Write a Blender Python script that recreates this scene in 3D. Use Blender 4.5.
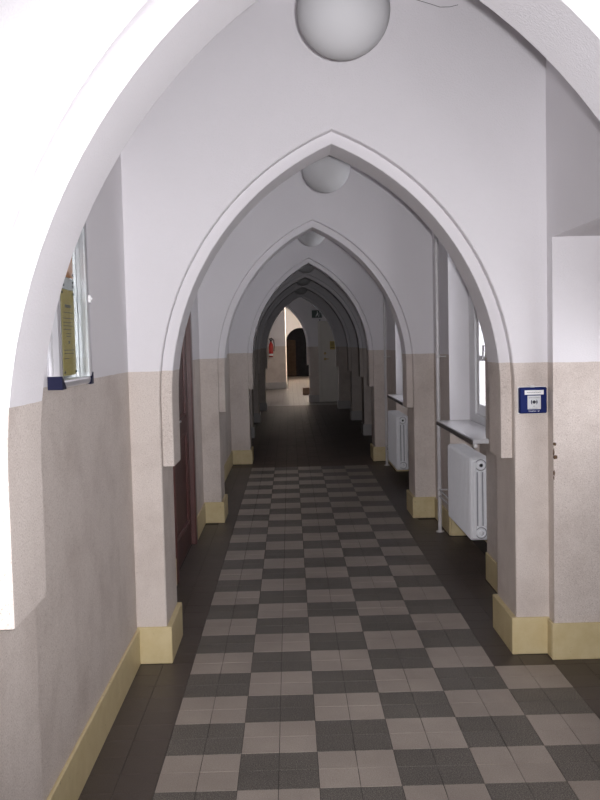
import bpy, bmesh, math, random
from mathutils import Vector, Matrix
random.seed(7)
for o in list(bpy.data.objects):
    bpy.data.objects.remove(o)
SC = bpy.context.scene
COL = SC.collection
PI = math.pi

# ------------------------------------------------------------------ camera
F_PX = 927.033
CAM = Vector((0.5287, -3.2692, 1.6163))
RIGHT = Vector((0.99966871, -0.01124375, -0.02315277))
UP = Vector((0.02380775, 0.0621124, 0.99778517))
FWD = Vector((0.00978077, 0.99800583, -0.06235951))
cd = bpy.data.cameras.new('camera')
cd.sensor_fit = 'HORIZONTAL'
cd.sensor_width = 36.0
cd.lens = F_PX * 36.0 / 600.0
cd.clip_start = 0.05
cam = bpy.data.objects.new('camera', cd)
COL.objects.link(cam)
m = Matrix((RIGHT, UP, -FWD)).transposed().to_4x4()
m.translation = CAM
cam.matrix_world = m
SC.camera = cam

# ------------------------------------------------------------------ world, flash, exposure
SKY = 5.2
w = bpy.data.worlds.new('sky')
SC.world = w
w.use_nodes = True
bg = w.node_tree.nodes['Background']
bg.inputs[0].default_value = (0.98, 0.94, 1.0, 1)
bg.inputs[1].default_value = SKY

FLASH = 550.0
ld = bpy.data.lights.new('camera_flash', 'SPOT')
ld.energy = FLASH
ld.color = (0.985, 0.962, 1.0)
ld.shadow_soft_size = 0.012
ld.spot_size = math.radians(76)
ld.spot_blend = 1.0
fl = bpy.data.objects.new('camera_flash', ld)
COL.objects.link(fl)
mf = m.copy()
mf.translation = CAM + RIGHT * 0.034 + UP * 0.032 + FWD * 0.02
fl.matrix_world = mf

vs = SC.view_settings
vs.view_transform = 'Standard'
vs.look = 'None'
vs.gamma = 1.0
vs.use_curve_mapping = False
vs.exposure = 0.0


def portal(loc, rot, sx, sy):
    d = bpy.data.lights.new('window_portal', 'AREA')
    d.shape = 'RECTANGLE'
    d.size = sx
    d.size_y = sy
    d.cycles.is_portal = True
    o = bpy.data.objects.new('window_portal', d)
    COL.objects.link(o)
    o.location = loc
    o.rotation_euler = rot


# ------------------------------------------------------------------ materials
MATS = {}


def nt_new(name):
    mt = bpy.data.materials.new(name)
    mt.use_nodes = True
    nt = mt.node_tree
    return mt, nt, nt.nodes, nt.links, nt.nodes['Principled BSDF']


def N(nodes, t, **kw):
    n = nodes.new(t)
    for k, v in kw.items():
        setattr(n, k, v)
    return n


def noise(nodes, links, co, scale, detail=2.0, rough=0.5):
    n = nodes.new('ShaderNodeTexNoise')
    n.inputs['Scale'].default_value = scale
    n.inputs['Detail'].default_value = detail
    n.inputs['Roughness'].default_value = rough
    links.new(co, n.inputs['Vector'])
    return n.outputs['Fac']


def ramp(nodes, links, fac, stops):
    n = nodes.new('ShaderNodeValToRGB')
    e = n.color_ramp.elements
    while len(e) < len(stops):
        e.new(0.5)
    for i, (p, c) in enumerate(stops):
        e[i].position = p
        e[i].color = c if len(c) == 4 else (*c, 1)
    links.new(fac, n.inputs[0])
    return n.outputs[0]


def mixc(nodes, links, fac, a, b, blend='MIX'):
    n = nodes.new('ShaderNodeMix')
    n.data_type = 'RGBA'
    n.blend_type = blend
    for s, v in ((n.inputs[0], fac), (n.inputs[6], a), (n.inputs[7], b)):
        if hasattr(v, 'is_linked'):
            links.new(v, s)
        else:
            s.default_value = v if not isinstance(v, tuple) or len(v) == 4 else (*v, 1)
    return n.outputs[2]


def bump(nodes, links, h, strength, dist, bsdf):
    b = nodes.new('ShaderNodeBump')
    b.inputs['Strength'].default_value = strength
    b.inputs['Distance'].default_value = dist
    links.new(h, b.inputs['Height'])
    links.new(b.outputs[0], bsdf.inputs['Normal'])


def mat_wall():
    # one coat of white distemper above a dado of speckled beige stone paint
    mt, nt, nd, lk, bs = nt_new('dado_wall_paint')
    g = nd.new('ShaderNodeNewGeometry')
    pos = g.outputs['Position']
    sep = nd.new('ShaderNodeSeparateXYZ')
    lk.new(pos, sep.inputs[0])
    wob = noise(nd, lk, pos, 9.0, 1.0)
    ma = N(nd, 'ShaderNodeMath', operation='MULTIPLY_ADD')
    lk.new(wob, ma.inputs[0])
    ma.inputs[1].default_value = 0.006
    lk.new(sep.outputs['Z'], ma.inputs[2])
    gt = N(nd, 'ShaderNodeMath', operation='GREATER_THAN')
    lk.new(ma.outputs[0], gt.inputs[0])
    gt.inputs[1].default_value = 1.490
    big = noise(nd, lk, pos, 1.3, 3.0)
    white = ramp(nd, lk, big, [(0.3, (0.775, 0.755, 0.775)), (0.7, (0.81, 0.79, 0.81))])
    spk = noise(nd, lk, pos, 230.0, 2.0, 0.65)
    beige = ramp(nd, lk, spk, [(0.27, (0.40, 0.33, 0.285)), (0.42, (0.64, 0.57, 0.52)),
                               (0.60, (0.70, 0.63, 0.575)), (0.74, (0.82, 0.77, 0.72))])
    stain = noise(nd, lk, pos, 3.1, 5.0, 0.65)
    st = ramp(nd, lk, stain, [(0.30, (0.84, 0.82, 0.81)), (0.55, (1, 1, 1))])
    beige = mixc(nd, lk, 1.0, beige, st, 'MULTIPLY')
    c = mixc(nd, lk, gt.outputs[0], beige, white)
    lk.new(c, bs.inputs['Base Color'])
    bs.inputs['Roughness'].default_value = 0.62
    bs.inputs['Specular IOR Level'].default_value = 0.35
    h = noise(nd, lk, pos, 150.0, 3.0, 0.6)
    bump(nd, lk, h, 0.4, 0.004, bs)
    return mt


def simple(name, col, rough=0.5, metal=0.0, var=0.0, scale=20.0, bmp=0.0, spec=0.5, tint=None, emit=None):
    mt, nt, nd, lk, bs = nt_new(name)
    bs.inputs['Roughness'].default_value = rough
    bs.inputs['Metallic'].default_value = metal
    bs.inputs['Specular IOR Level'].default_value = spec
    g = nd.new('ShaderNodeNewGeometry')
    f = noise(nd, lk, g.outputs['Position'], scale, 4.0, 0.6)
    lo = tuple(max(0, x * (1 - var)) for x in col)
    hi = tuple(min(1, x * (1 + var)) for x in col)
    if tint:
        lo = tint
    c = ramp(nd, lk, f, [(0.3, lo), (0.7, hi)])
    lk.new(c, bs.inputs['Base Color'])
    if bmp:
        bump(nd, lk, f, bmp, 0.004, bs)
    if emit:
        bs.inputs['Emission Color'].default_value = (*emit[0], 1)
        bs.inputs['Emission Strength'].default_value = emit[1]
    return mt


def mat_tile(name, a, b, c, rough=0.42):
    mt, nt, nd, lk, bs = nt_new(name)
    g = nd.new('ShaderNodeNewGeometry')
    oi = nd.new('ShaderNodeObjectInfo')
    pos = g.outputs['Position']
    sp = noise(nd, lk, pos, 210.0, 1.0, 0.6)
    col = ramp(nd, lk, sp, [(0.32, a), (0.5, b), (0.68, c)])
    big = noise(nd, lk, pos, 2.2, 4.0, 0.6)
    wear = ramp(nd, lk, big, [(0.3, (0.82, 0.80, 0.79)), (0.7, (1.08, 1.07, 1.06))])
    col = mixc(nd, lk, 1.0, col, wear, 'MULTIPLY')
    rv = ramp(nd, lk, oi.outputs['Random'], [(0.0, (0.92, 0.92, 0.92)), (1.0, (1.0, 1.0, 1.0))])
    col = mixc(nd, lk, 1.0, col, rv, 'MULTIPLY')
    lk.new(col, bs.inputs['Base Color'])
    bs.inputs['Roughness'].default_value = rough
    bs.inputs['Specular IOR Level'].default_value = 0.35
    bump(nd, lk, sp, 0.10, 0.001, bs)
    return mt


def mat_glass(name, refl=1.0, tint=(0.96, 0.98, 0.98)):
    mt, nt, nd, lk, bs = nt_new(name)
    nd.remove(bs)
    out = nd['Material Output']
    tr = nd.new('ShaderNodeBsdfTransparent')
    tr.inputs[0].default_value = (*tint, 1)
    gl = nd.new('ShaderNodeBsdfGlossy')
    gl.inputs['Roughness'].default_value = 0.02
    lw = nd.new('ShaderNodeLayerWeight')
    lw.inputs[0].default_value = 0.5
    pw_ = N(nd, 'ShaderNodeMath', operation='POWER')
    lk.new(lw.outputs['Facing'], pw_.inputs[0])
    pw_.inputs[1].default_value = 5.0
    fr = N(nd, 'ShaderNodeMath', operation='MULTIPLY_ADD')
    lk.new(pw_.outputs[0], fr.inputs[0])
    fr.inputs[1].default_value = 0.55
    fr.inputs[2].default_value = 0.03
    mx = nd.new('ShaderNodeMixShader')
    lk.new(fr.outputs[0], mx.inputs[0])
    lk.new(tr.outputs[0], mx.inputs[1])
    lk.new(gl.outputs[0], mx.inputs[2])
    lk.new(mx.outputs[0], out.inputs[0])
    return mt


def mat_plinth():
    mt, nt, nd, lk, bs = nt_new('cream_plinth_paint')
    g = nd.new('ShaderNodeNewGeometry')
    pos = g.outputs['Position']
    c = ramp(nd, lk, noise(nd, lk, pos, 12.0, 4.0, 0.6), [(0.3, (0.60, 0.49, 0.26)), (0.7, (0.68, 0.575, 0.34))])
    k = ramp(nd, lk, noise(nd, lk, pos, 42.0, 5.0, 0.7), [(0.29, (0.16, 0.13, 0.10)), (0.335, (1, 1, 1))])
    c = mixc(nd, lk, 1.0, c, k, 'MULTIPLY')
    lk.new(c, bs.inputs['Base Color'])
    bs.inputs['Roughness'].default_value = 0.45
    bs.inputs['Specular IOR Level'].default_value = 0.4
    return mt


M_WALL = mat_wall()
M_CEIL = simple('ceiling_paint', (0.78, 0.77, 0.79), 0.8, var=0.03, scale=2)
M_ARRIS = simple('worn_arris_plaster', (0.66, 0.58, 0.40), 0.8, var=0.25, scale=25)
M_PLINTH = mat_plinth()
M_SCUFF = simple('scuffed_render', (0.14, 0.11, 0.07), 0.8, var=0.3, scale=60)
M_CHIP = simple('chipped_plaster', (0.10, 0.055, 0.03), 0.9, var=0.4, scale=90)
M_GROUT = simple('floor_grout', (0.055, 0.047, 0.043), 0.85, var=0.2, scale=30)
M_TLIGHT = mat_tile('light_clay_tile', (0.33, 0.285, 0.245), (0.39, 0.342, 0.298), (0.43, 0.385, 0.34))
M_TDARK = mat_tile('dark_speckled_tile', (0.060, 0.055, 0.048), (0.132, 0.121, 0.105), (0.27, 0.25, 0.22))
M_TEDGE = mat_tile('dark_border_tile', (0.065, 0.052, 0.044), (0.085, 0.068, 0.058), (0.105, 0.086, 0.074))
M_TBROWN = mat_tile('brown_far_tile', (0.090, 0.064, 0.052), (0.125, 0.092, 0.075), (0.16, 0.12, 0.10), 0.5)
M_TPALE = mat_tile('pale_hall_tile', (0.15, 0.135, 0.12), (0.185, 0.165, 0.15), (0.22, 0.20, 0.185), 0.32)
M_OPAL = simple('opal_glass', (0.60, 0.60, 0.61), 0.6, var=0.01, scale=3, spec=0.15)
M_STEEL = simple('brushed_steel', (0.62, 0.62, 0.63), 0.3, metal=1.0, var=0.05, scale=50)
M_DOOR = simple('red_brown_door_paint', (0.085, 0.035, 0.031), 0.38, var=0.18, scale=6)
M_DOOR_D = simple('red_brown_frame_paint', (0.11, 0.042, 0.037), 0.35, var=0.15, scale=6)
M_WHITE = simple('white_gloss_paint', (0.78, 0.78, 0.79), 0.35, var=0.02, scale=5)
M_GAP_SHADE = simple('gap_shade_grey', (0.26, 0.26, 0.28), 0.6, var=0.1)  # grey that paints shade into the radiator's end
M_REVEAL = simple('white_reveal_paint', (0.78, 0.765, 0.785), 0.6, var=0.02, scale=3, bmp=0.1)
M_RAD = simple('radiator_enamel', (0.78, 0.79, 0.82), 0.4, var=0.03, scale=25)
M_SILL = simple('sill_stone', (0.70, 0.70, 0.72), 0.22, var=0.05, scale=40)
M_SILL_SHADE = simple('sill_edge_shade', (0.10, 0.09, 0.085), 0.5, var=0.15)
M_PIPE = simple('painted_pipe', (0.62, 0.60, 0.60), 0.28, var=0.06, scale=10)
M_DARK = simple('black_rubber', (0.02, 0.02, 0.022), 0.5, var=0.1)
M_ALU = simple('aluminium_profile', (0.72, 0.72, 0.74), 0.28, metal=0.85, var=0.05, scale=4)
M_NAVY = simple('navy_plastic', (0.004, 0.005, 0.032), 0.5, var=0.1, spec=0.2)
M_BLUE = simple('alarm_blue_plastic', (0.005, 0.014, 0.105), 0.6, var=0.06, spec=0.2)
M_LABEL = simple('white_label', (0.80, 0.80, 0.80), 0.5, var=0.02)
M_GREYP = simple('pale_grey_plate', (0.60, 0.61, 0.62), 0.35, var=0.03)
M_INK = simple('black_ink', (0.02, 0.02, 0.03), 0.6)
M_INKB = simple('dark_blue_ink', (0.02, 0.03, 0.12), 0.6)
M_YPAPER = simple('yellow_paper', (0.60, 0.48, 0.16), 0.8, var=0.04)
M_OPAPER = simple('orange_card', (0.62, 0.25, 0.06), 0.8, var=0.05)
M_BACK = simple('case_backing', (0.50, 0.50, 0.48), 0.25, metal=0.2, var=0.03)
M_GLASS = mat_glass('window_glass')
M_CGLASS = mat_glass('case_glass')
M_RED = simple('extinguisher_red', (0.50, 0.03, 0.025), 0.3, var=0.05)
M_GREEN = simple('exit_green', (0.006, 0.035, 0.025), 0.4, var=0.05)
M_CREAMDOOR = simple('pale_door_paint', (0.64, 0.61, 0.55), 0.4, var=0.04, scale=4)
M_BRASS = simple('brass', (0.60, 0.46, 0.22), 0.4, metal=0.6, var=0.05)
M_BLACKDOOR = simple('dark_door_wood', (0.006, 0.006, 0.008), 0.7, spec=0.05, var=0.25, scale=8)
M_BROWNDOOR = simple('brown_door_wood', (0.020, 0.013, 0.009), 0.7, spec=0.05, var=0.2, scale=8)
M_CARD = simple('brown_cardboard', (0.16, 0.10, 0.065), 0.8, var=0.15)
M_FARPLINTH = simple('grey_plinth_paint', (0.46, 0.44, 0.43), 0.5, var=0.06, scale=8)


# ------------------------------------------------------------------ mesh helpers
class MB:
    def __init__(self):
        self.v, self.f, self.mi, self.sm = [], [], [], []

    def add(self, vs_, fs, mi=0, smooth=False):
        b = len(self.v)
        self.v += [tuple(p) for p in vs_]
        for f in fs:
            self.f.append([b + i for i in f])
            self.mi.append(mi)
            self.sm.append(smooth)

    def box(self, x0, x1, y0, y1, z0, z1, mi=0):
        self.add([(x, y, z) for z in (z0, z1) for y in (y0, y1) for x in (x0, x1)],
                 [(0, 2, 3, 1), (4, 5, 7, 6), (0, 1, 5, 4), (2, 6, 7, 3), (0, 4, 6, 2), (1, 3, 7, 5)], mi)

    def bbox(self, x0, x1, y0, y1, z0, z1, b=0.003, mi=0):
        # box with every edge chamfered
        bm = bmesh.new()
        bmesh.ops.create_cube(bm, size=1.0)
        for q in bm.verts:
            q.co = Vector(((x0 + x1) / 2 + q.co.x * (x1 - x0), (y0 + y1) / 2 + q.co.y * (y1 - y0),
                           (z0 + z1) / 2 + q.co.z * (z1 - z0)))
        b = min(b, 0.45 * min(x1 - x0, y1 - y0, z1 - z0))
        bmesh.ops.bevel(bm, geom=list(bm.edges), offset=b, segments=1, affect='EDGES', profile=0.5)
        bm.verts.index_update()
        self.add([q.co[:] for q in bm.verts], [[q.index for q in f.verts] for f in bm.faces], mi)
        bm.free()

    def tube(self, pts, r, n=10, mi=0, cap=True):
        pts = [Vector(p) for p in pts]
        rings = []
        for i, p in enumerate(pts):
            a = pts[max(0, i - 1)]
            c = pts[min(len(pts) - 1, i + 1)]
            t = (c - a).normalized()
            ref = Vector((0, 0, 1)) if abs(t.z) < 0.9 else Vector((1, 0, 0))
            s = t.cross(ref).normalized()
            q = s.cross(t).normalized()
            rr = r[i] if isinstance(r, (list, tuple)) else r
            rings.append([p + rr * (math.cos(2 * PI * k / n) * s + math.sin(2 * PI * k / n) * q) for k in range(n)])
        vs_ = [x for g in rings for x in g]
        fs = []
        for i in range(len(pts) - 1):
            for k in range(n):
                fs.append((i * n + k, i * n + (k + 1) % n, (i + 1) * n + (k + 1) % n, (i + 1) * n + k))
        self.add(vs_, fs, mi, True)
        if cap:
            self.add(rings[0], [tuple(range(n))], mi)
            self.add(rings[-1], [tuple(reversed(range(n)))], mi)

    def lathe(self, c, prof, n=32, axis='z', mi=0):
        # prof: (radius, height) pairs turned about an axis through c
        vs_, fs = [], []
        for (r, h) in prof:
            for k in range(n):
                a = 2 * PI * k / n
                u, v = r * math.cos(a), r * math.sin(a)
                d = {'z': (u, v, h), 'y': (u, h, v), 'x': (h, u, v)}[axis]
                vs_.append((c[0] + d[0], c[1] + d[1], c[2] + d[2]))
        for i in range(len(prof) - 1):
            for k in range(n):
                fs.append((i * n + k, i * n + (k + 1) % n, (i + 1) * n + (k + 1) % n, (i + 1) * n + k))
        self.add(vs_, fs, mi, True)

    def prism(self, poly, y0, y1, mi=0, smooth=False):
        # poly in (x, z), extruded along y
        n = len(poly)
        self.add([(x, y0, z) for x, z in poly], [tuple(range(n))], mi)
        self.add([(x, y1, z) for x, z in poly], [tuple(reversed(range(n)))], mi)
        self.add([(x, y, z) for y in (y0, y1) for x, z in poly],
                 [(i, (i + 1) % n, n + (i + 1) % n, n + i) for i in range(n)], mi, smooth)

    def build(self, name, mats, parent=None, kind=None, merge=False):
        me = bpy.data.meshes.new(name)
        me.from_pydata(self.v, [], self.f)
        for mt in (mats if isinstance(mats, (list, tuple)) else [mats]):
            me.materials.append(mt)
        me.polygons.foreach_set('material_index', self.mi)
        me.polygons.foreach_set('use_smooth', self.sm)
        bm = bmesh.new()
        bm.from_mesh(me)
        if merge:
            bmesh.ops.remove_doubles(bm, verts=bm.verts, dist=1e-5)
        bmesh.ops.recalc_face_normals(bm, faces=bm.faces)
        bm.to_mesh(me)
        bm.free()
        o = bpy.data.objects.new(name, me)
        COL.objects.link(o)
        if parent:
            o.parent = parent
            o.matrix_parent_inverse = Matrix.Translation(-parent.location) if parent.type == 'EMPTY' else Matrix()
        if kind:
            o['kind'] = kind
        return o


def boxobj(name, b, mt, parent=None, kind=None, bev=0.0):
    q = MB()
    q.bbox(*b, bev) if bev else q.box(*b)
    return q.build(name, mt, parent, kind)


def thing(name, label, cat, loc, group=None):
    o = bpy.data.objects.new(name, None)
    COL.objects.link(o)
    o.empty_display_size = 0.05
    o.location = loc
    return tag(o, label, cat, group)


def tag(o, label, cat, group=None):
    o['label'] = label
    o['category'] = cat
    if group:
        o['group'] = group
    return o


def copy_tree(o, parent=None, delta=(0, 0, 0)):
    c = o.copy()
    COL.objects.link(c)
    if parent:
        c.parent = parent
    else:
        c.location = o.location + Vector(delta)
    for ch in list(o.children):
        copy_tree(ch, c)
    return c


# ------------------------------------------------------------------ layout (metres)
XL, XR = -0.28, 1.82          # corridor walls, first three bays
XL2, XR2 = -0.35, 2.00        # corridor walls, dark far bays
H = 3.29
DEP = 0.43                    # depth of a cross wall
# front plane y, centre x, outer half width, springing z, outer apex z
ARCH = {1: (-1.32, 0.731, 0.878, 1.34, 2.645), 2: (1.37, 0.762, 0.890, 1.34, 2.66),
        3: (5.05, 0.757, 0.877, 1.38, 2.70), 4: (9.08, 0.805, 0.835, 1.40, 2.725),
        5: (12.48, 0.822, 0.95, 1.40, 2.77), 6: (15.55, 0.822, 0.95, 1.40, 2.79),
        7: (18.85, 0.805, 0.88, 1.40, 2.76), 8: (21.50, 0.26, 0.78, 1.50, 2.74)}
BW = 0.055                    # width of the arch band
BAND_Z = 1.0                  # the band breaks off here


def contour(c, wd, zs, za, off=0.0, zb=0.0, n=22):
    # pointed arch outline from the left foot over the apex to the right foot
    h = za - zs
    r = (wd * wd + h * h) / (2 * wd)
    d = r - wd
    rr = r - off
    ae = math.acos(d / rr)
    pts = [(c - wd + off, zb)]
    for k in range(n + 1):
        a = ae * k / n
        pts.append((c + d - rr * math.cos(a), zs + rr * math.sin(a)))
    return pts + [(2 * c - x, z) for x, z in reversed(pts[:-1])]


def arch_wall(k, x0, x1):
    y0, c, wd, zs, za = ARCH[k]
    y1 = y0 + DEP
    q = MB()
    A = contour(c, wd, zs, za)
    B = contour(c, wd, zs, za, -0.005)
    n = len(A)
    outer = [(x0, 0), (x0, H), (x1, H), (x1, 0)]
    for y, s in ((y0, 1), (y1, -1)):
        poly = outer + list(reversed(B))
        q.add([(x, y, z) for x, z in poly], [tuple(range(len(poly)))])
        yb = y + s * 0.005
        q.add([(x, y, z) for x, z in B] + [(x, yb, z) for x, z in A], [(i, i + 1, n + i + 1, n + i) for i in range(n - 1)], 0 if s == 1 else 1)
    q.add([(x, y, z) for y in (y0 + 0.005, y1 - 0.005) for x, z in A],
          [(i, i + 1, n + i + 1, n + i) for i in range(n - 1)])
    # outer rim
    q.add([(x, y, z) for y in (y0, y1) for x, z in outer], [(0, 1, 5, 4), (1, 2, 6, 5), (2, 3, 7, 6)])
    o = q.build('wall_arch_%d' % k, [M_WALL, M_ARRIS], None, 'structure', merge=True)
    # triangulate the concave faces
    bm = bmesh.new()
    bm.from_mesh(o.data)
    bmesh.ops.triangulate(bm, faces=[f for f in bm.faces if len(f.verts) > 4])
    bm.to_mesh(o.data)
    bm.free()
    # recessed band that carries the arch, broken off at BAND_Z
    ya, yb = y0 + 0.062, y0 + 0.34
    Oc = contour(c, wd, zs, za, -0.012, BAND_Z)
    Ic = contour(c, wd, zs, za, BW, BAND_Z)
    J = contour(c, wd, zs, za, BW - 0.004, BAND_Z)
    q = MB()
    rings = [[(x, ya, z) for x, z in Oc], [(x, ya, z) for x, z in J], [(x, ya + 0.004, z) for x, z in Ic],
             [(x, yb - 0.004, z) for x, z in Ic], [(x, yb, z) for x, z in J], [(x, yb, z) for x, z in Oc]]
    vs_ = [p for g in rings for p in g]
    nn = len(Oc)
    fs = []
    for a in range(6):
        b = (a + 1) % 6
        for i in range(nn - 1):
            fs.append((a * nn + i, a * nn + i + 1, b * nn + i + 1, b * nn + i))
    fs.append(tuple(a * nn for a in range(6)))
    fs.append(tuple(a * nn + nn - 1 for a in reversed(range(6))))
    q.add(vs_, fs)
    for t in range(3 * (nn - 1), 4 * (nn - 1)):
        q.mi[t] = 1
    q.build('arch_band', [M_WALL, M_ARRIS], o)
    return o


def plinth(o, k, x0, x1, mt, h=0.19, e=0.013):
    y0 = ARCH[k][0]
    c, wd = ARCH[k][1], ARCH[k][2]
    for s in (0, 1):
        q = MB()
        a, b = (x0, c - wd + e) if s == 0 else (c + wd - e, x1)
        q.bbox(a - (0.012 if s else 0), b + (0 if s else 0.012), y0 - e, y0 + DEP + e, 0.0, h, 0.004)
        q.build('plinth', mt, o)


# ------------------------------------------------------------------ floor
slab = MB()
slab.box(-2.0, 3.4, -5.6, 41.0, -0.10, -0.003)
floor = slab.build('floor', M_GROUT, None, 'structure')
T = 0.15


def tile_mesh(name, mt):
    q = MB()
    a, b = 0.0738, 0.0734
    vs_ = [(-a, -a, -0.006), (a, -a, -0.006), (a, a, -0.006), (-a, a, -0.006),
           (-a, -a, -0.0005), (a, -a, -0.0005), (a, a, -0.0005), (-a, a, -0.0005),
           (-b, -b, 0), (b, -b, 0), (b, b, 0), (-b, b, 0)]
    q.add(vs_, [(8, 9, 10, 11)] + [(i, (i + 1) % 4, 4 + (i + 1) % 4, 4 + i) for i in range(4)]
          + [(4 + i, 4 + (i + 1) % 4, 8 + (i + 1) % 4, 8 + i) for i in range(4)])
    o = q.build(name, mt)
    me = o.data
    bpy.data.objects.remove(o)
    return me


TM = {'L': tile_mesh('tile_light', M_TLIGHT), 'D': tile_mesh('tile_dark', M_TDARK), 'E': tile_mesh('tile_border', M_TEDGE),
      'B': tile_mesh('tile_brown', M_TBROWN), 'P': tile_mesh('tile_pale', M_TPALE)}


def tile_kind(i, j):
    x, y = (i + 0.5) * T, (j + 0.5) * T
    if y > 20.4:
        return 'P'
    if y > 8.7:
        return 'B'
    right = 12 if y < 1.2 else 10
    if i < 0 or i >= right:
        if y < -1.4 and -8 < i < 20:
            pass
        else:
            return 'E'
    return 'L' if ((i // 2) + (j // 2)) % 2 == 0 else 'D'


def tile_free(i, j):
    # is the tile on open floor, not under a wall or pier
    x, y = (i + 0.5) * T, (j + 0.5) * T
    for k, (y0, c, wd, zs, za) in ARCH.items():
        if y0 - 0.03 < y < y0 + DEP + 0.03 and not (c - wd + 0.0 < x + 0.06 and x - 0.06 < c + wd):
            return False
    if y < -1.3:
        return -1.6 < x < 3.1
    if y < 9.1:
        if x < XL - 0.02:
            return False
        if 0.15 < y < 1.30:
            return x < 2.3
        if 2.86 < y < 4.25 or 6.65 < y < 8.05:
            return x < 2.0
        return x < XR + 0.05
    if y < 18.9:
        return XL2 - 0.05 < x < XR2 + 0.05
    if y < 29.3:
        return -1.2 < x < 2.9
    return 0.38 < x < 2.9


cand = []
for j in range(-2, 40):
    for i in range(-2, 14):
        if tile_free(i, j):
            x, y = (i + 0.5) * T, (j + 0.5) * T
            d = Vector((x, y, 0)) - CAM
            zc = d.dot(FWD)
            px, py = 300 + F_PX * d.dot(RIGHT) / zc, 400 - F_PX * d.dot(UP) / zc
            if -18 < px < 618 and py < 815:
                cand.append((zc, i, j))
cand.sort()
single = {(i, j) for zc, i, j in cand[:300]}
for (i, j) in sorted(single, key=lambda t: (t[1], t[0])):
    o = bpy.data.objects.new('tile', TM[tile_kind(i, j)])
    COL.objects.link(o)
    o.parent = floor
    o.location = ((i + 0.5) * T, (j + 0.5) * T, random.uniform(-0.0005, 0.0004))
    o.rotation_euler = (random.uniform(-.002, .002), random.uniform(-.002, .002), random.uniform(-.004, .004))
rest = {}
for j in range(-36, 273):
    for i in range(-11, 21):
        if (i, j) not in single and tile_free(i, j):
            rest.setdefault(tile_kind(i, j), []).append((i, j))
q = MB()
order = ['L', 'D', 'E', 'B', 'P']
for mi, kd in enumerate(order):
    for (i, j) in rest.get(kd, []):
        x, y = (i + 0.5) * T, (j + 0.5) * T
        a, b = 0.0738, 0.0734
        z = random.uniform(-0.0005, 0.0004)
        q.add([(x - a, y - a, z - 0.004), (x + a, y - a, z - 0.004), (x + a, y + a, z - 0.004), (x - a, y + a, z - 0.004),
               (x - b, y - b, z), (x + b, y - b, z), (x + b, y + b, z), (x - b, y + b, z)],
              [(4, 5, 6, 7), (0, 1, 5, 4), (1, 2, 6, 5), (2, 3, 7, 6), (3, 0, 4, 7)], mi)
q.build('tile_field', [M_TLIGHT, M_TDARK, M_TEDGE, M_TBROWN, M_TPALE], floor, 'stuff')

# ------------------------------------------------------------------ ceiling and walls
boxobj('ceiling', (-2.0, 3.4, -5.6, 41.0, H, H + 0.12), M_CEIL, None, 'structure')

for k in range(1, 9):
    if k == 1:
        x0, x1 = -1.6, 3.1
    elif k <= 3:
        x0, x1 = XL, XR
    elif k == 4:
        x0, x1 = XL, XR
    elif k <= 6:
        x0, x1 = XL2, XR2
    else:
        x0, x1 = -1.2, 2.9
    o = arch_wall(k, x0, x1)
    plinth(o, k, x0, x1, M_PLINTH if k <= 4 else M_FARPLINTH)

Y1B = ARCH[1][0] + DEP
Y4 = ARCH[4][0]
Y4B = Y4 + DEP
Y7 = ARCH[7][0]
Y7B = Y7 + DEP
DY0, DY1, DZ = 2.98, 4.20, 2.06           # brown door opening in the left wall
q = MB()
q.box(XL - 0.3, XL, Y1B, DY0, 0, H)
q.box(XL - 0.3, XL, DY0, DY1, DZ, H)
q.box(XL - 0.3, XL, DY1, Y4B, 0, H)
q.build('wall_left', M_WALL, None, 'structure')
boxobj('wall_left_far', (XL2 - 0.3, XL2, Y4B, Y7, 0, H), M_WALL, None, 'structure')
# right wall: deep door niche, two window niches
NB = (0.10, 1.275, 2.10)                   # door niche in the nearest bay
NW = [(2.86, 4.256, 2.75), (6.65, 8.06, 2.75)]
XO = 2.32
wall_right = boxobj('wall_right', (XR, XO, NB[1], NW[0][0], 0, H), M_WALL, None, 'structure')
segs = [(XR, XO, Y1B, NB[0], 0, H), (XR, XO, NB[0], NB[1], NB[2], H), (XR, XO, NW[0][1], NW[1][0], 0, H), (XR, XO, NW[1][1], Y4B, 0, H)]
for a, b, t in NW:
    segs += [(XR, XO, a, b, t, H), (2.06, XO, a, b, 0, 0.90)]
for b in segs:
    boxobj('wall_right', b, M_WALL, None, 'structure')
boxobj('wall_right_far', (XR2, XR2 + 0.3, Y4B, Y7, 0, H), M_WALL, None, 'structure')
# chipped plaster on the niche corner
for (yy, zz, sy, sz) in ((NB[1], 1.084, .020, .010), (NB[1], 1.042, .008, .022), (NB[1], 1.018, .030, .012), (NB[1], 0.942, .010, .016), (NB[1], 0.915, .006, .012)):
    q = MB()
    rnd = random.Random(int(zz * 1000))
    poly = []
    for t in range(9):
        a = 2 * PI * t / 9
        rr = rnd.uniform(0.6, 1.1)
        sy_ = sy * 0.45
        poly.append((XR + 0.3 * sy + sy_ * rr * math.cos(a), zz + 1.0 * sz * rr * math.sin(a)))
    poly = [(max(XR - 0.0012, x), z) for x, z in poly]
    q.prism(poly, yy - 0.0015, yy + 0.004)
    q.build('plaster_chip', M_CHIP, wall_right)

# the open hall in front of the first arch, where the photographer stands
boxobj('wall_hall_left', (-1.9, -1.6, -5.5, Y1B, 0, H), M_WALL, None, 'structure')
def wall_with_window(name, x0, x1, y0, y1, win):
    ya, yb, za, zb = win
    q = MB()
    q.box(x0, x1, y0, ya, 0, H)
    q.box(x0, x1, ya, yb, 0, za)
    q.box(x0, x1, ya, yb, zb, H)
    q.box(x0, x1, yb, y1, 0, H)
    return q.build(name, M_WALL, None, 'structure')


HWIN = (-4.4, -3.6, 1.1, 2.2)
wall_with_window('wall_hall_right', 3.1, 3.4, -5.5, Y1B, HWIN)
boxobj('wall_hall_back', (-1.9, 3.4, -5.6, -5.5, 0, H), M_WALL, None, 'structure')
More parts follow.
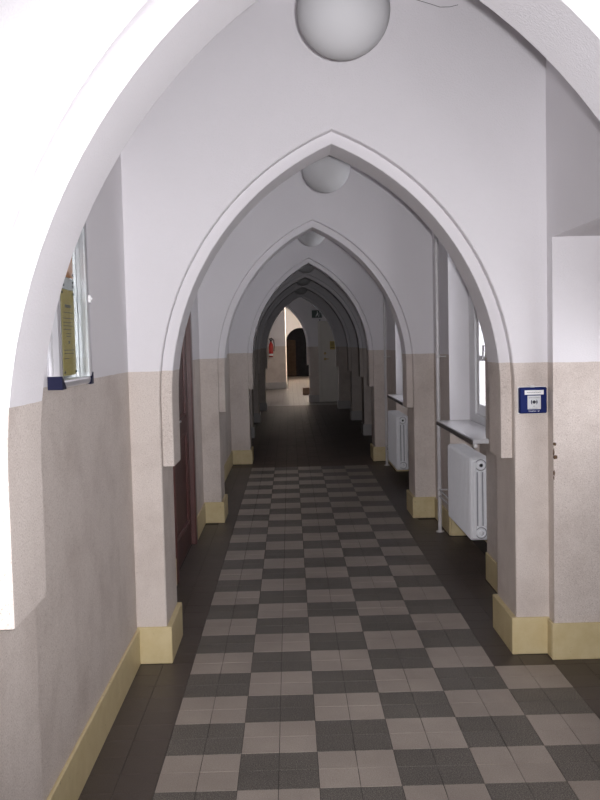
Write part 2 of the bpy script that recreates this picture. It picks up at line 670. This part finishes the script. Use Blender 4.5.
# crossing behind the last corridor arch and the passage beyond
CWIN = (19.9, 20.5, 1.0, 2.0)
FWIN = (23.6, 25.8, 0.9, 2.4)
wall_with_window('wall_crossing_left', -1.5, -1.2, Y7, 21.6, CWIN)
wall_with_window('wall_landing_left', -1.5, -1.2, 21.6, 41.0, FWIN)
boxobj('wall_crossing_right', (2.9, 3.2, Y7, 41.0, 0, H), M_WALL, None, 'structure')
boxobj('wall_passage_left', (-1.2, 0.38, 29.3, 40.4, 0, H), M_WALL, None, 'structure')
boxobj('wall_far', (0.38, 2.9, 40.4, 40.7, 0, H), M_WALL, None, 'structure')
boxobj('baseboard_passage', (-1.2, 0.39, 29.285, 29.3, 0, 0.22), M_FARPLINTH, None, 'structure')

E_ = 0.014


def baseboard(side, b, mt=M_PLINTH):
    boxobj('baseboard_' + side, b, mt, None, 'structure', 0.003)


for y0, y1 in ((Y1B, ARCH[2][0]), (ARCH[2][0] + DEP, DY0 - 0.07), (DY1 + 0.07, ARCH[3][0]), (ARCH[3][0] + DEP, Y4)):
    baseboard('left', (XL, XL + E_, y0 + E_, y1 - E_, 0, 0.185))
for y0, y1 in ((Y1B, NB[0]), (NB[1], ARCH[2][0]), (ARCH[2][0] + DEP, NW[0][0]), (NW[0][1], ARCH[3][0]), (ARCH[3][0] + DEP, NW[1][0]), (NW[1][1], Y4)):
    baseboard('right', (XR - E_, XR, y0, y1 - E_, 0, 0.185))
baseboard('niche', (XR - E_, XO - 0.02, NB[1] - E_, NB[1], 0, 0.185))
for a, b, t in NW:
    baseboard('niche', (XR, 2.06, b - E_, b, 0, 0.185))
    baseboard('niche', (2.06 - E_, 2.06, a, b - E_, 0, 0.185))
for y0, y1 in ((Y4B, ARCH[5][0]), (ARCH[5][0] + DEP, ARCH[6][0]), (ARCH[6][0] + DEP, Y7)):
    baseboard('left', (XL2, XL2 + E_, y0 + E_, y1 - E_, 0, 0.185), M_FARPLINTH)
    baseboard('right', (XR2 - E_, XR2, y0 + E_, y1 - E_, 0, 0.185), M_FARPLINTH)

# ------------------------------------------------------------------ windows in the niches
for n, (a, b, t) in enumerate(NW, 1):
    z0 = 0.95
    q = MB()
    X0, X1 = 1.985, 2.06
    q.bbox(X0, X1, a, a + 0.22, z0, t, 0.004)
    q.bbox(X0, X1, b - 0.22, b, z0, t, 0.004)
    q.bbox(X0, X1, a + 0.22, b - 0.22, z0, z0 + 0.07, 0.004)
    q.bbox(X0, X1, a + 0.22, b - 0.22, t - 0.10, t, 0.004)
    win = q.build('window_%d' % n, M_WHITE, None, 'structure')
    mid = (a + b) / 2
    for (c0, c1) in ((a + 0.21, mid), (mid, b - 0.21)):
        q = MB()
        xa, xb = 2.0, 2.045
        s = 0.10
        q.bbox(xa, xb, c0, c0 + s, z0 + 0.06, t - 0.09, 0.005)
        q.bbox(xa, xb, c1 - s, c1, z0 + 0.06, t - 0.09, 0.005)
        q.bbox(xa, xb, c0 + s, c1 - s, z0 + 0.06, z0 + 0.15, 0.005)
        q.bbox(xa, xb, c0 + s, c1 - s, t - 0.17, t - 0.09, 0.005)
        q.bbox(xa, xb, c0 + s, c1 - s, 1.44, 1.48, 0.004)
        cas = q.build('casement', M_WHITE, win)
        for (za, zb) in ((z0 + 0.15, 1.44), (1.48, t - 0.17)):
            boxobj('pane', (2.02, 2.024, c0 + s, c1 - s, za, zb), M_GLASS, cas)
    h = MB()
    h.bbox(1.975, 2.0, mid - 0.015, mid + 0.015, 1.50, 1.62, 0.004)
    h.tube([(1.985, mid, 1.56), (1.955, mid, 1.56), (1.95, mid, 1.46)], 0.008, 8)
    h.build('window_handle', M_WHITE, win)
    portal((2.30, mid, (z0 + t) / 2), (0, PI / 2, 0), t - z0, b - a)
    for (ya_, yb_) in ((a, a + 0.004), (b - 0.004, b)):
        boxobj('white_reveal', (XR + 0.0005, 1.984, ya_, yb_, 0.953, t - 0.004), M_REVEAL, win)
    # stone sill reaching past the wall face
    q = MB()
    q.bbox(1.715, 2.06, a - 0.09, b - 0.002, 0.922, 0.952, 0.004)
    s = q.build('window_sill', M_SILL, win)
    boxobj('sill_shade_strip', (1.709, 1.7155, a - 0.09, b - 0.002, 0.919, 0.946), M_SILL_SHADE, s)  # dark strip, the shadow line of the sill front put into its colour
    q = MB()
    q.bbox(1.722, 1.748, a - 0.085, a - 0.055, 0.895, 0.922, 0.004)
    q.build('sill_clip', M_WHITE, s)

# unseen windows, added for the daylight they let in
for n, (x, rot, (ya, yb, za, zb)) in enumerate(((3.2, PI / 2, HWIN), (-1.35, -PI / 2, CWIN), (-1.35, -PI / 2, FWIN)), 3):
    q = MB()
    for c in (ya, (ya + yb) / 2 - 0.04, yb - 0.08):
        q.bbox(x - 0.04, x + 0.04, c, c + 0.08, za, zb, 0.005)
    for c0, c1 in ((ya + 0.08, (ya + yb) / 2 - 0.04), ((ya + yb) / 2 + 0.04, yb - 0.08)):
        q.bbox(x - 0.04, x + 0.04, c0, c1, za, za + 0.08, 0.005)
        q.bbox(x - 0.04, x + 0.04, c0, c1, zb - 0.08, zb, 0.005)
    win = q.build('window_%d' % n, M_WHITE, None, 'structure')
    for c0, c1 in ((ya + 0.08, (ya + yb) / 2 - 0.04), ((ya + yb) / 2 + 0.04, yb - 0.08)):
        boxobj('pane', (x - 0.002, x + 0.002, c0, c1, za + 0.08, zb - 0.08), M_GLASS, win)
    portal((x + (0.13 if x > 0 else -0.13), (ya + yb) / 2, (za + zb) / 2), (0, rot, 0), zb - za, yb - ya)

# ------------------------------------------------------------------ doors
# brown panelled door in the left wall of the second bay
q = MB()
fx0, fx1 = XL - 0.10, XL + 0.018
q.bbox(fx0, fx1, DY0 - 0.07, DY0 + 0.035, 0, DZ + 0.08, 0.006)
q.bbox(fx0, fx1, DY1 - 0.035, DY1 + 0.07, 0, DZ + 0.08, 0.006)
q.bbox(fx0, fx1, DY0 + 0.035, DY1 - 0.035, DZ - 0.03, DZ + 0.08, 0.006)
d1 = q.build('door_1', M_DOOR_D, None, 'structure')
lx0, lx1 = XL - 0.065, XL - 0.02
q = MB()
cy = (DY0 + DY1) / 2
st = 0.12
q.bbox(lx0, lx1, DY0 + 0.035, DY0 + 0.035 + st, 0.006, DZ - 0.03, 0.004)
q.bbox(lx0, lx1, DY1 - 0.035 - st, DY1 - 0.035, 0.006, DZ - 0.03, 0.004)
for za, zb in ((0.006, 0.20), (0.93, 1.06), (DZ - 0.17, DZ - 0.03)):
    q.bbox(lx0, lx1, DY0 + 0.035 + st, DY1 - 0.035 - st, za, zb, 0.004)
leaf = q.build('door_leaf', M_DOOR, d1)
for za, zb in ((0.20, 0.93), (1.06, DZ - 0.17)):
    q = MB()
    ya_, yb_ = DY0 + 0.035 + st, DY1 - 0.035 - st
    q.bbox(lx0 + 0.012, lx1 - 0.018, ya_, yb_, za, zb, 0.002)
    p = q.build('door_panel', M_DOOR, leaf)
    q = MB()
    for b in ((ya_, ya_ + 0.025, za, zb), (yb_ - 0.025, yb_, za, zb), (ya_, yb_, za, za + 0.025), (ya_, yb_, zb - 0.025, zb)):
        q.bbox(lx1 - 0.02, lx1 - 0.004, b[0], b[1], b[2], b[3], 0.006)
    q.build('panel_moulding', M_DOOR_D, leaf)
q = MB()
q.bbox(lx1, lx1 + 0.006, DY0 + 0.105, DY0 + 0.145, 0.95, 1.17, 0.002)
q.tube([(lx1, DY0 + 0.125, 1.08), (lx1 + 0.045, DY0 + 0.125, 1.08), (lx1 + 0.05, DY0 + 0.24, 1.08)], 0.009, 8)
q.build('door_handle', M_STEEL, leaf)

# unseen brown door added in the near niche, its pane for daylight
q = MB()
q.bbox(2.24, XO, NB[0], NB[0] + 0.06, 0, NB[2], 0.005)
q.bbox(2.24, XO, NB[1] - 0.06, NB[1], 0, NB[2], 0.005)
q.bbox(2.24, XO, NB[0] + 0.06, NB[1] - 0.06, NB[2] - 0.06, NB[2], 0.005)
d2 = q.build('door_2', M_DOOR_D, None, 'structure')
q = MB()
c0, c1, ct = NB[0] + 0.06, NB[1] - 0.06, NB[2] - 0.06
q.bbox(2.27, 2.31, c0, c0 + 0.11, 0.006, ct, 0.004)
q.bbox(2.27, 2.31, c1 - 0.11, c1, 0.006, ct, 0.004)
for za, zb in ((0.006, 0.30), (1.02, 1.12), (ct - 0.42, ct)):
    q.bbox(2.27, 2.31, c0 + 0.11, c1 - 0.11, za, zb, 0.004)
lf2 = q.build('door_leaf', M_DOOR, d2)
boxobj('door_panel', (2.282, 2.298, c0 + 0.11, c1 - 0.11, 0.30, 1.02), M_DOOR, lf2)
boxobj('pane', (2.288, 2.292, c0 + 0.11, c1 - 0.11, 1.12, ct - 0.42), M_GLASS, lf2)
q = MB()
q.bbox(2.264, 2.27, c0 + 0.03, c0 + 0.07, 0.95, 1.17, 0.002)
q.tube([(2.268, c0 + 0.05, 1.08), (2.225, c0 + 0.05, 1.08), (2.22, c0 + 0.16, 1.08)], 0.009, 8)
q.build('door_handle', M_STEEL, lf2)
portal((2.33, (c0 + c1) / 2, (1.12 + ct - 0.42) / 2), (0, PI / 2, 0), ct - 1.5, c1 - c0)

# pale door in the crossing wall
yw = ARCH[8][0]
q = MB()
for b in ((1.29, 1.37, 0, 2.16), (2.27, 2.35, 0, 2.16), (1.37, 2.27, 2.08, 2.16)):
    q.bbox(b[0], b[1], yw - 0.035, yw, b[2], b[3], 0.006)
d3 = q.build('door_3', M_CREAMDOOR, None, 'structure')
lf = boxobj('door_leaf', (1.37, 2.27, yw - 0.02, yw, 0.006, 2.08), M_CREAMDOOR, d3, None, 0.004)
q = MB()
for zz in (1.30, 1.15):
    q.lathe((1.467, yw - 0.02, zz), [(0.0005, -0.012), (0.03, -0.010), (0.034, 0.0)], 16, 'y')
q.tube([(1.467, yw - 0.02, 1.15), (1.467, yw - 0.065, 1.15), (1.56, yw - 0.07, 1.15)], 0.013, 8)
q.build('door_handle', M_BRASS, lf)

# dark double door in a round arch at the far wall
q = MB()
cx, hw, zs_ = 1.03, 0.66, 1.62
poly = [(cx - hw, 0)] + [(cx - hw * math.cos(PI * k / 20), zs_ + hw * math.sin(PI * k / 20)) for k in range(21)] + [(cx + hw, 0)]
q.prism(poly, 40.37, 40.4)
d4 = q.build('door_4', M_BLACKDOOR, None, 'structure')
boxobj('door_leaf', (cx - hw + 0.03, cx - 0.22, 40.35, 40.372, 0.01, 1.72), M_BROWNDOOR, d4, None, 0.005)
boxobj('door_leaf', (cx - 0.17, cx + hw - 0.03, 40.33, 40.372, 0.01, 2.05), M_BLACKDOOR, d4, None, 0.005)

# ------------------------------------------------------------------ globe lamps
R_G = 0.173


def globe_lamp(x, y, z, label, group=None):
    t = thing('globe_lamp', label, 'ceiling lamp', (x, y, H), group)
    q = MB()
    prof = [(0.055, R_G * 0.955)]
    for k in range(1, 25):
        a = math.asin(0.055 / R_G) + (PI - math.asin(0.055 / R_G)) * k / 24
        prof.append((max(0.0005, R_G * math.sin(a)), R_G * math.cos(a)))
    q.lathe((x, y, z), prof, 48)
    q.build('globe', M_OPAL, t)
    q = MB()
    q.lathe((x, y, z), [(0.0, R_G + 0.03), (0.03, R_G + 0.028), (0.06, R_G + 0.005), (0.06, R_G - 0.02), (0.05, R_G - 0.02)], 28)
    q.build('gallery', M_STEEL, t)
    q = MB()
    q.tube([(x, y, z + R_G + 0.02), (x, y, H - 0.02)], 0.008, 10)
    q.build('rod', M_STEEL, t)
    q = MB()
    q.lathe((x, y, H), [(0.0, -0.05), (0.03, -0.048), (0.055, -0.02), (0.06, 0.0)], 28)
    q.build('canopy', M_WHITE, t)
    return t


globe_lamp(0.757, 0.24, 2.835, 'white opal globe lamp hanging closest to the blue alarm box')
globe_lamp(0.815, 3.40, 2.845, 'white opal globe lamp hanging between brown panelled door and radiator')
globe_lamp(0.80, 7.25, 2.86, 'white opal globe lamp hanging in the third bay, before the unlit arches')
for y, lb in ((11.0, 'dim globe lamp in the first dark bay past the radiators'), (14.2, 'dim globe lamp in the middle one of the three dark bays'),
              (17.4, 'dim globe lamp in the last dark bay before the exit sign')):
    globe_lamp(0.80, y, 2.84, lb, 'globe lamps of the dark bays')
# unseen lamps added beyond the corridor to brighten the far walls
lamp = globe_lamp(2.25, 34.5, 2.80, 'added unseen globe lamp in the far passage behind the crossing wall')
globe_lamp(2.20, 25.4, 2.80, 'added unseen globe lamp beside the landing window beyond the pale door')
for (lx, ly, pw_) in ((2.25, 34.5, 420), (2.20, 25.4, 32)):
    pl = bpy.data.lights.new('added_lamp_light', 'POINT')
    pl.energy = pw_
    pl.color = (1.0, 0.87, 0.70)
    pl.shadow_soft_size = 0.1
    po = bpy.data.objects.new('added_lamp_light', pl)
    COL.objects.link(po)
    po.location = (lx, ly, 2.50)

# ------------------------------------------------------------------ radiators and risers
def radiator(x0, y0, z0, nsec, hgt, label, rx, ry):
    dx, pitch = 0.145, 0.048
    t = thing('radiator', label, 'radiator', (x0 + dx / 2, y0 + nsec * pitch / 2, z0))
    # one section: slim rounded slab with a waist between two columns
    q = MB()
    cr = 0.022
    poly = []
    for (cx_, cz_, a0) in ((dx - cr, hgt - cr, 0), (cr, hgt - cr, PI / 2), (cr, cr, PI), (dx - cr, cr, 1.5 * PI)):
        for k in range(4):
            a = a0 + PI / 2 * k / 3
            poly.append((x0 + cx_ + cr * math.cos(a), z0 + cz_ + cr * math.sin(a)))
    cxm, czm = x0 + dx / 2, z0 + hgt / 2

    def ins(d):
        return [(x + (d if x < cxm else -d), z + (d if z < czm else -d)) for x, z in poly]
    n = len(poly)
    th = pitch - 0.002
    rings = [(ins(0.014), 0.001), (ins(0.0), 0.016), (ins(0.0), th - 0.016), (ins(0.014), th)]
    vs_ = [(x, y0 + h, z) for rg, h in rings for x, z in rg]
    fs = [tuple(range(n)), tuple(3 * n + i for i in reversed(range(n)))]
    for a in range(3):
        fs += [(a * n + i, a * n + (i + 1) % n, (a + 1) * n + (i + 1) % n, (a + 1) * n + i) for i in range(n)]
    q.add(vs_, fs)
    s0 = q.build('section', M_RAD, t)
    # pressed columns and plugs on the end that faces the corridor
    for cc in (0.036, 0.0725, 0.109):
        r_ = MB()
        xa = x0 + cc
        r_.bbox(xa - 0.012, xa + 0.012, y0 - 0.008, y0 + 0.004, z0 + (0.03 if cc == 0.036 else 0.095), z0 + hgt - (0.03 if cc == 0.036 else 0.095), 0.006)
        r_.build('pressed_column', M_RAD, s0)
    for cc in (0.0545, 0.0905):
        boxobj('groove', (x0 + cc - 0.004, x0 + cc + 0.004, y0 - 0.0015, y0 + 0.003, z0 + 0.10, z0 + hgt - 0.10), M_GAP_SHADE, s0)  # shade between the columns painted as dark strips
    for zz in (z0 + 0.052, z0 + hgt - 0.052):
        r_ = MB()
        r_.lathe((x0 + 0.078, y0 + 0.003, zz), [(0.039, 0.0), (0.039, -0.004), (0.030, -0.004)], 20, 'y')
        r_.build('plug_shade_ring', M_GAP_SHADE, s0)  # dark ring paints the shaded gap round the plug
        r_ = MB()
        r_.lathe((x0 + 0.078, y0 + 0.004, zz), [(0.034, 0.0), (0.034, -0.010), (0.026, -0.014), (0.025, -0.008), (0.016, -0.008), (0.016, -0.020), (0.001, -0.021)], 20, 'y')
        p = r_.build('plug', M_RAD, t)
        if zz > z0 + hgt / 2:
            r_ = MB()
            r_.lathe((x0 + 0.078, y0, zz), [(0.011, -0.017), (0.010, -0.0235), (0.0005, -0.0235)], 14, 'y')
            r_.build('air_valve', M_DARK, p)
    for k in range(1, nsec):
        c = s0.copy()
        COL.objects.link(c)
        c.location = (0, k * pitch, 0)
    # wall bracket at the far top end and the two tails to the riser
    ye = y0 + nsec * pitch
    r_ = MB()
    r_.bbox(x0 + 0.02, x0 + 0.05, ye, ye + 0.03, z0 + hgt - 0.07, z0 + hgt - 0.03, 0.003)
    r_.build('bracket', M_WHITE, t)
    for zz in (z0 + 0.035, z0 + 0.085):
        r_ = MB()
        r_.tube([(x0 + 0.07, ye - 0.01, zz), (x0 + 0.07, ye + 0.25, zz), (rx, ye + 0.34, zz + 0.02), (rx, ry - 0.024, zz + 0.02)], 0.009, 8)
        r_.tube([(x0 + 0.07, ye + 0.04, zz), (x0 + 0.07, ye + 0.085, zz)], 0.016, 10)
        r_.build('feed_pipe', M_PIPE, t)
    # angle brackets holding it off the niche back
    for yy in (y0 + 0.15, ye - 0.15):
        for zz in (z0 + 0.08, z0 + hgt - 0.10):
            r_ = MB()
            r_.bbox(x0 + dx - 0.01, 2.05, yy - 0.012, yy + 0.012, zz - 0.012, zz + 0.012, 0.003)
            r_.build('wall_bracket', M_PIPE, t)
    return t


radiator(1.715, 2.91, 0.25, 18, 0.565, 'white ribbed radiator below the sill facing the brown panelled door', 1.755, 4.42)
radiator(1.69, 7.02, 0.16, 18, 0.61, 'white ribbed radiator two bays beyond the blue alarm box', 1.750, 8.62)


def riser(x, y, zs_list, label):
    t = thing('heating_pipe', label, 'pipe', (x, y, 0.0))
    q = MB()
    q.tube([(x, y, 0.0), (x, y, H)], 0.017, 12)
    q.build('pipe', M_PIPE, t)
    for z in zs_list:
        q = MB()
        q.tube([(x - 0.012, y - 0.02, z), (XR, y - 0.02, z)], 0.006, 8)
        q.lathe((x, y, z), [(0.0175, -0.008), (0.021, -0.006), (0.021, 0.006), (0.0175, 0.008)], 14)
        q.build('pipe_clip', M_PIPE, t)
    q = MB()
    q.lathe((x, y, 0), [(0.018, 0.012), (0.032, 0.008), (0.034, 0.0)], 16)
    q.build('floor_collar', M_PIPE, t)
    return t


riser(1.755, 4.42, (0.36, 1.47, 2.6), 'pale vertical heating pipe beside the window facing the brown door')
riser(1.750, 8.62, (0.36, 1.40, 2.6), 'pale vertical heating pipe beside the window next to the dark arches')

# ------------------------------------------------------------------ display case on the left wall
cy0, cy1, cz0, cz1 = -0.174, 0.315, 1.478, 2.19
cx0, cx1 = XL, -0.233
t = thing('display_case', 'aluminium glazed notice case with navy corner caps on the left wall', 'display case', (XL, (cy0 + cy1) / 2, cz0))
boxobj('back_panel', (cx0, cx0 + 0.004, cy0 + 0.01, cy1 - 0.01, cz0 + 0.01, cz1 - 0.01), M_BACK, t)
pw = 0.026
for nm, b in (('frame_rail', (cx0, cx1, cy0 + pw, cy1 - pw, cz0, cz0 + pw)), ('frame_rail', (cx0, cx1, cy0 + pw, cy1 - pw, cz1 - pw, cz1)),
              ('frame_stile', (cx0, cx1, cy0, cy0 + pw, cz0, cz1)), ('frame_stile', (cx0, cx1, cy1 - pw, cy1, cz0, cz1))):
    q = MB()
    q.bbox(*b, 0.006)
    fr = q.build(nm, M_ALU, t)
    q = MB()
    if nm == 'frame_stile':
        q.bbox(cx0 + 0.016, cx0 + 0.022, b[2] - 0.0015, b[3] + 0.0015, b[4] + 0.045, b[5] - 0.045, 0.001)
        q.build('groove', M_STEEL, fr)
boxobj('glass', (cx1 - 0.010, cx1 - 0.006, cy0 + pw, cy1 - pw, cz0 + pw, cz1 - pw), M_CGLASS, t)
for (ya_, sy) in ((cy0, 1), (cy1, -1)):
    for (za_, sz) in ((cz0, 1), (cz1, -1)):
        q = MB()
        e = 0.0025
        # triangular moulded cap, wrapped round the corner
        y_a, y_b = ya_ - sy * e, ya_ + sy * 0.052
        z_a, z_b = za_ - sz * e, za_ + sz * 0.042
        poly = [(y_a, z_a), (y_b, z_a), (y_b, z_a + sz * 0.006), (y_a + sy * 0.006, z_b), (y_a, z_b)]
        vv = [(x, y, z) for x in (cx0, cx1 + e) for y, z in poly]
        q.add(vv, [(0, 1, 2, 3, 4), (5, 6, 7, 8, 9)] + [(i, (i + 1) % 5, 5 + (i + 1) % 5, 5 + i) for i in range(5)])
        q.build('corner_cap', M_NAVY, t)
q = MB()
q.bbox(cx1 - 0.002, cx1 + 0.008, cy1 - 0.024, cy1 - 0.004, 1.785, 1.815, 0.003)
q.lathe((cx1 + 0.006, cy1 - 0.014, 1.80), [(0.006, 0), (0.006, 0.006), (0.0005, 0.007)], 12, 'x')
q.build('latch', M_WHITE, t)


def sheet(name, y0, y1, z0, z1, mt, label, lines, x=XL + 0.0045):
    t = thing(name, label, 'paper', (x, (y0 + y1) / 2, z0))
    boxobj('sheet', (x, x + 0.0012, y0, y1, z0, z1), mt, t)
    q = MB()
    for (za, zb, a, b) in lines:
        rnd = random.Random(int(za * 9999))
        p = a
        while p < b:
            wl = rnd.uniform(0.010, 0.026)
            q.box(x + 0.0012, x + 0.0016, y0 + p, min(y0 + p + wl, y0 + b), z0 + za, z0 + zb)
            p += wl + 0.004
    if q.v:
        q.build('printed_lines', M_INK, t, 'stuff')
    for yy in (y0 + 0.010, y1 - 0.010):
        for zz in (z0 + 0.012, z1 - 0.012):
            q = MB()
            q.lathe((x + 0.001, yy, zz), [(0.005, 0), (0.0045, 0.004), (0.0003, 0.005)], 10, 'x')
            q.build('push_pin', M_DARK, t)
    return t


L = [(0.245, 0.256, 0.05, 0.14), (0.226, 0.229, 0.03, 0.17), (0.205, 0.208, 0.02, 0.17), (0.190, 0.193, 0.02, 0.15), (0.178, 0.181, 0.02, 0.16),
     (0.165, 0.168, 0.02, 0.13), (0.150, 0.153, 0.06, 0.13), (0.140, 0.143, 0.06, 0.12), (0.115, 0.125, 0.085, 0.11), (0.09, 0.093, 0.02, 0.17), (0.078, 0.081, 0.02, 0.16), (0.060, 0.063, 0.02, 0.09)]
sheet('notice_sheet', 0.030, 0.222, 1.515, 1.825, M_YPAPER, 'yellow printed notice pinned inside the glazed case', L)
sheet('white_card', 0.055, 0.222, 1.828, 1.868, M_LABEL, 'white strip of card pinned above the yellow notice', [])
sheet('orange_card', 0.060, 0.222, 1.871, 1.99, M_OPAPER, 'orange card pinned at the top of the glazed case', [])

# ------------------------------------------------------------------ blue alarm box
ax0, ax1, az0, az1 = 1.670, 1.806, 1.234, 1.364
ay = 1.37
t = thing('alarm_box', 'blue square alarm push-button box on the white and beige pier', 'alarm box', ((ax0 + ax1) / 2, ay, az0))
q = MB()
q.bbox(ax0, ax1, ay - 0.038, ay, az0, az1, 0.005)
q.build('housing', M_BLUE, t)
boxobj('backplate', (ax0 - 0.003, ax1 + 0.0015, ay - 0.006, ay, az0 - 0.003, az1 + 0.003), M_LABEL, t)
boxobj('top_latch', (ax0 + 0.056, ax0 + 0.078, ay - 0.03, ay - 0.01, az1, az1 + 0.008), M_GREYP, t)
yf = ay - 0.038
lab = boxobj('label_strip', (ax0 + 0.024, ax0 + 0.119, yf - 0.001, yf, az0 + 0.094, az0 + 0.116), M_LABEL, t)


def glyphs(x0, x1, z0, z1, y, mt, parent, seed):
    # rows of letter-sized strokes; the lettering is too small to read
    rnd = random.Random(seed)
    q = MB()
    x = x0
    while x < x1 - 0.001:
        wl = min(rnd.choice((0.0022, 0.003, 0.0036)), x1 - x)
        q.box(x, x + wl * 0.35, y - 0.0006, y, z0, z1)
        q.box(x, x + wl * 0.9, y - 0.0006, y, z0, z0 + (z1 - z0) * 0.25) if rnd.random() < .5 else q.box(x, x + wl * 0.9, y - 0.0006, y, z1 - (z1 - z0) * 0.25, z1)
        x += wl + 0.0012
    return q.build('lettering', mt, parent, 'stuff')


glyphs(ax0 + 0.036, ax0 + 0.104, az0 + 0.1025, az0 + 0.1075, yf - 0.001, M_INK, lab, 3)
pltz = boxobj('push_plate', (ax0 + 0.038, ax0 + 0.104, yf - 0.002, yf, az0 + 0.021, az0 + 0.089), M_GREYP, t)
q = MB()
pc, pz = ax0 + 0.071, az0 + 0.057
q.lathe((pc, yf - 0.002, pz), [(0.0085, 0), (0.008, -0.0015), (0.0003, -0.0016)], 16, 'y')
for s in (-1, 1):
    poly = [(pc + s * 0.0085, pz), (pc + s * 0.0145, pz + 0.009), (pc + s * 0.0145, pz - 0.009)]
    q.prism(poly, yf - 0.0034, yf - 0.002)
q.build('push_symbol', M_INK, pltz)
q = MB()
for s in (-1, 1):
    pts = []
    for rr in (0.0135, 0.0170):
        arc = [(pc + s * rr * math.cos(a), pz + rr * math.sin(a)) for a in [(-0.75 + 1.5 * k / 8) for k in range(9)]]
        pts += arc if rr < 0.015 else list(reversed(arc))
    q.prism(pts, yf - 0.0032, yf - 0.002)
q.build('bracket_symbol', M_INKB, pltz)
glyphs(pc - 0.027, pc + 0.027, az0 + 0.0765, az0 + 0.0805, yf - 0.002, M_INK, pltz, 5)
glyphs(pc - 0.003, pc + 0.003, az0 + 0.033, az0 + 0.038, yf - 0.002, M_INK, pltz, 7)
glyphs(pc - 0.027, pc + 0.02, az0 + 0.0245, az0 + 0.027, yf - 0.002, M_INK, pltz, 8)
glyphs(ax0 + 0.044, ax0 + 0.082, az0 + 0.0085, az0 + 0.0145, yf, M_LABEL, t, 9)
glyphs(ax0 + 0.090, ax0 + 0.099, az0 + 0.008, az0 + 0.0155, yf, M_LABEL, t, 10)

# hairline crack near the ceiling, drawn as a thin dark tube on the pier wall
q = MB()
q.tube([(1.14, 1.366, 3.288), (1.20, 1.366, 3.268), (1.255, 1.366, 3.251), (1.303, 1.366, 3.2345), (1.352, 1.366, 3.235), (1.392, 1.366, 3.244)], 0.0011, 6)
tag(q.build('wall_crack', M_DARK), 'thin dark hairline crack in the wall under the ceiling', 'wall_crack')

# ------------------------------------------------------------------ far things
# fire extinguisher on the passage wall
ex, ey, ez = -0.125, 29.3 - 0.085, 1.12
t = thing('fire_extinguisher', 'red fire extinguisher hung on the far wall', 'fire extinguisher', (ex, 29.3, ez))
q = MB()
q.lathe((ex, ey, ez), [(0.001, 0.0), (0.070, 0.004), (0.075, 0.02), (0.075, 0.40), (0.062, 0.46), (0.03, 0.50), (0.022, 0.54), (0.001, 0.54)], 24)
q.build('cylinder', M_RED, t)
q = MB()
q.lathe((ex, ey, ez + 0.54), [(0.028, 0), (0.028, 0.05), (0.001, 0.05)], 14)
q.bbox(ex - 0.015, ex + 0.10, ey - 0.012, ey + 0.012, ez + 0.58, ez + 0.60, 0.003)
q.bbox(ex - 0.015, ex + 0.09, ey - 0.012, ey + 0.012, ez + 0.62, ez + 0.635, 0.003)
q.build('valve', M_DARK, t)
q = MB()
q.tube([(ex + 0.01, ey, ez + 0.57), (ex - 0.06, ey - 0.03, ez + 0.63), (ex + 0.02, ey - 0.05, ez + 0.66), (ex + 0.10, ey - 0.03, ez + 0.58), (ex + 0.115, ey - 0.02, ez + 0.40), (ex + 0.10, ey - 0.02, ez + 0.20)], 0.014, 8)
q.build('hose', M_DARK, t)
q = MB()
q.bbox(ex - 0.04, ex + 0.04, ey + 0.06, 29.3, ez + 0.30, ez + 0.42, 0.003)
q.build('wall_hook', M_STEEL, t)
q = MB()
q.lathe((ex, ey, ez + 0.04), [(0.0755, 0), (0.0765, 0.002), (0.0765, 0.07), (0.0755, 0.072)], 24)
q.build('label_band', M_LABEL, t)

# exit sign above the pale door
t = thing('exit_sign', 'dark green exit sign with white running figure above the pale door', 'sign', (1.275, yw, 2.25))
boxobj('sign_box', (1.14, 1.41, yw - 0.05, yw, 2.25, 2.45), M_GREEN, t, None, 0.006)
q = MB()
q.lathe((1.285, yw - 0.05, 2.405), [(0.016, 0), (0.016, -0.003), (0.0005, -0.003)], 12, 'y')
q.prism([(1.26, 2.33), (1.285, 2.385), (1.31, 2.38), (1.30, 2.335)], yw - 0.054, yw - 0.05)
q.prism([(1.26, 2.335), (1.285, 2.335), (1.25, 2.28), (1.235, 2.285)], yw - 0.054, yw - 0.05)
q.prism([(1.285, 2.335), (1.305, 2.335), (1.325, 2.275), (1.31, 2.272)], yw - 0.054, yw - 0.05)
q.build('running_figure', M_LABEL, t)
q = MB()
for b in ((1.345, 1.352, 2.275, 2.425), (1.385, 1.392, 2.275, 2.425), (1.345, 1.392, 2.418, 2.425)):
    q.box(b[0], b[1], yw - 0.053, yw - 0.05, b[2], b[3])
q.build('door_outline', M_LABEL, t)
q = MB()
q.lathe((1.345, yw, 2.19), [(0.018, 0.0), (0.016, -0.015), (0.0005, -0.018)], 12, 'y')
tag(q.build('wall_button', M_DARK), 'small dark round knob on the wall between exit sign and pale door', 'knob')
t = thing('door_notice', 'small yellow notice on the pale door', 'notice', (1.675, yw - 0.02, 1.40))
boxobj('plate', (1.60, 1.75, yw - 0.0235, yw - 0.02, 1.40, 1.62), M_YPAPER, t)
q = MB()
for zz in (1.57, 1.54, 1.51, 1.46, 1.44):
    q.box(1.62, 1.73, yw - 0.0242, yw - 0.0235, zz, zz + 0.010)
q.build('printed_lines', M_INK, t, 'stuff')

# box on the floor of the crossing
t = thing('carton', 'brown box on the floor beyond the pale door', 'box', (1.03, 25.2, 0))
boxobj('carton_body', (0.90, 1.16, 25.0, 25.4, 0.0, 0.20), M_CARD, t, None, 0.006)
q = MB()
q.bbox(0.895, 1.165, 24.995, 25.20, 0.20, 0.208, 0.002)
q.bbox(0.895, 1.165, 25.205, 25.405, 0.20, 0.208, 0.002)
q.build('carton_flaps', M_CARD, t)
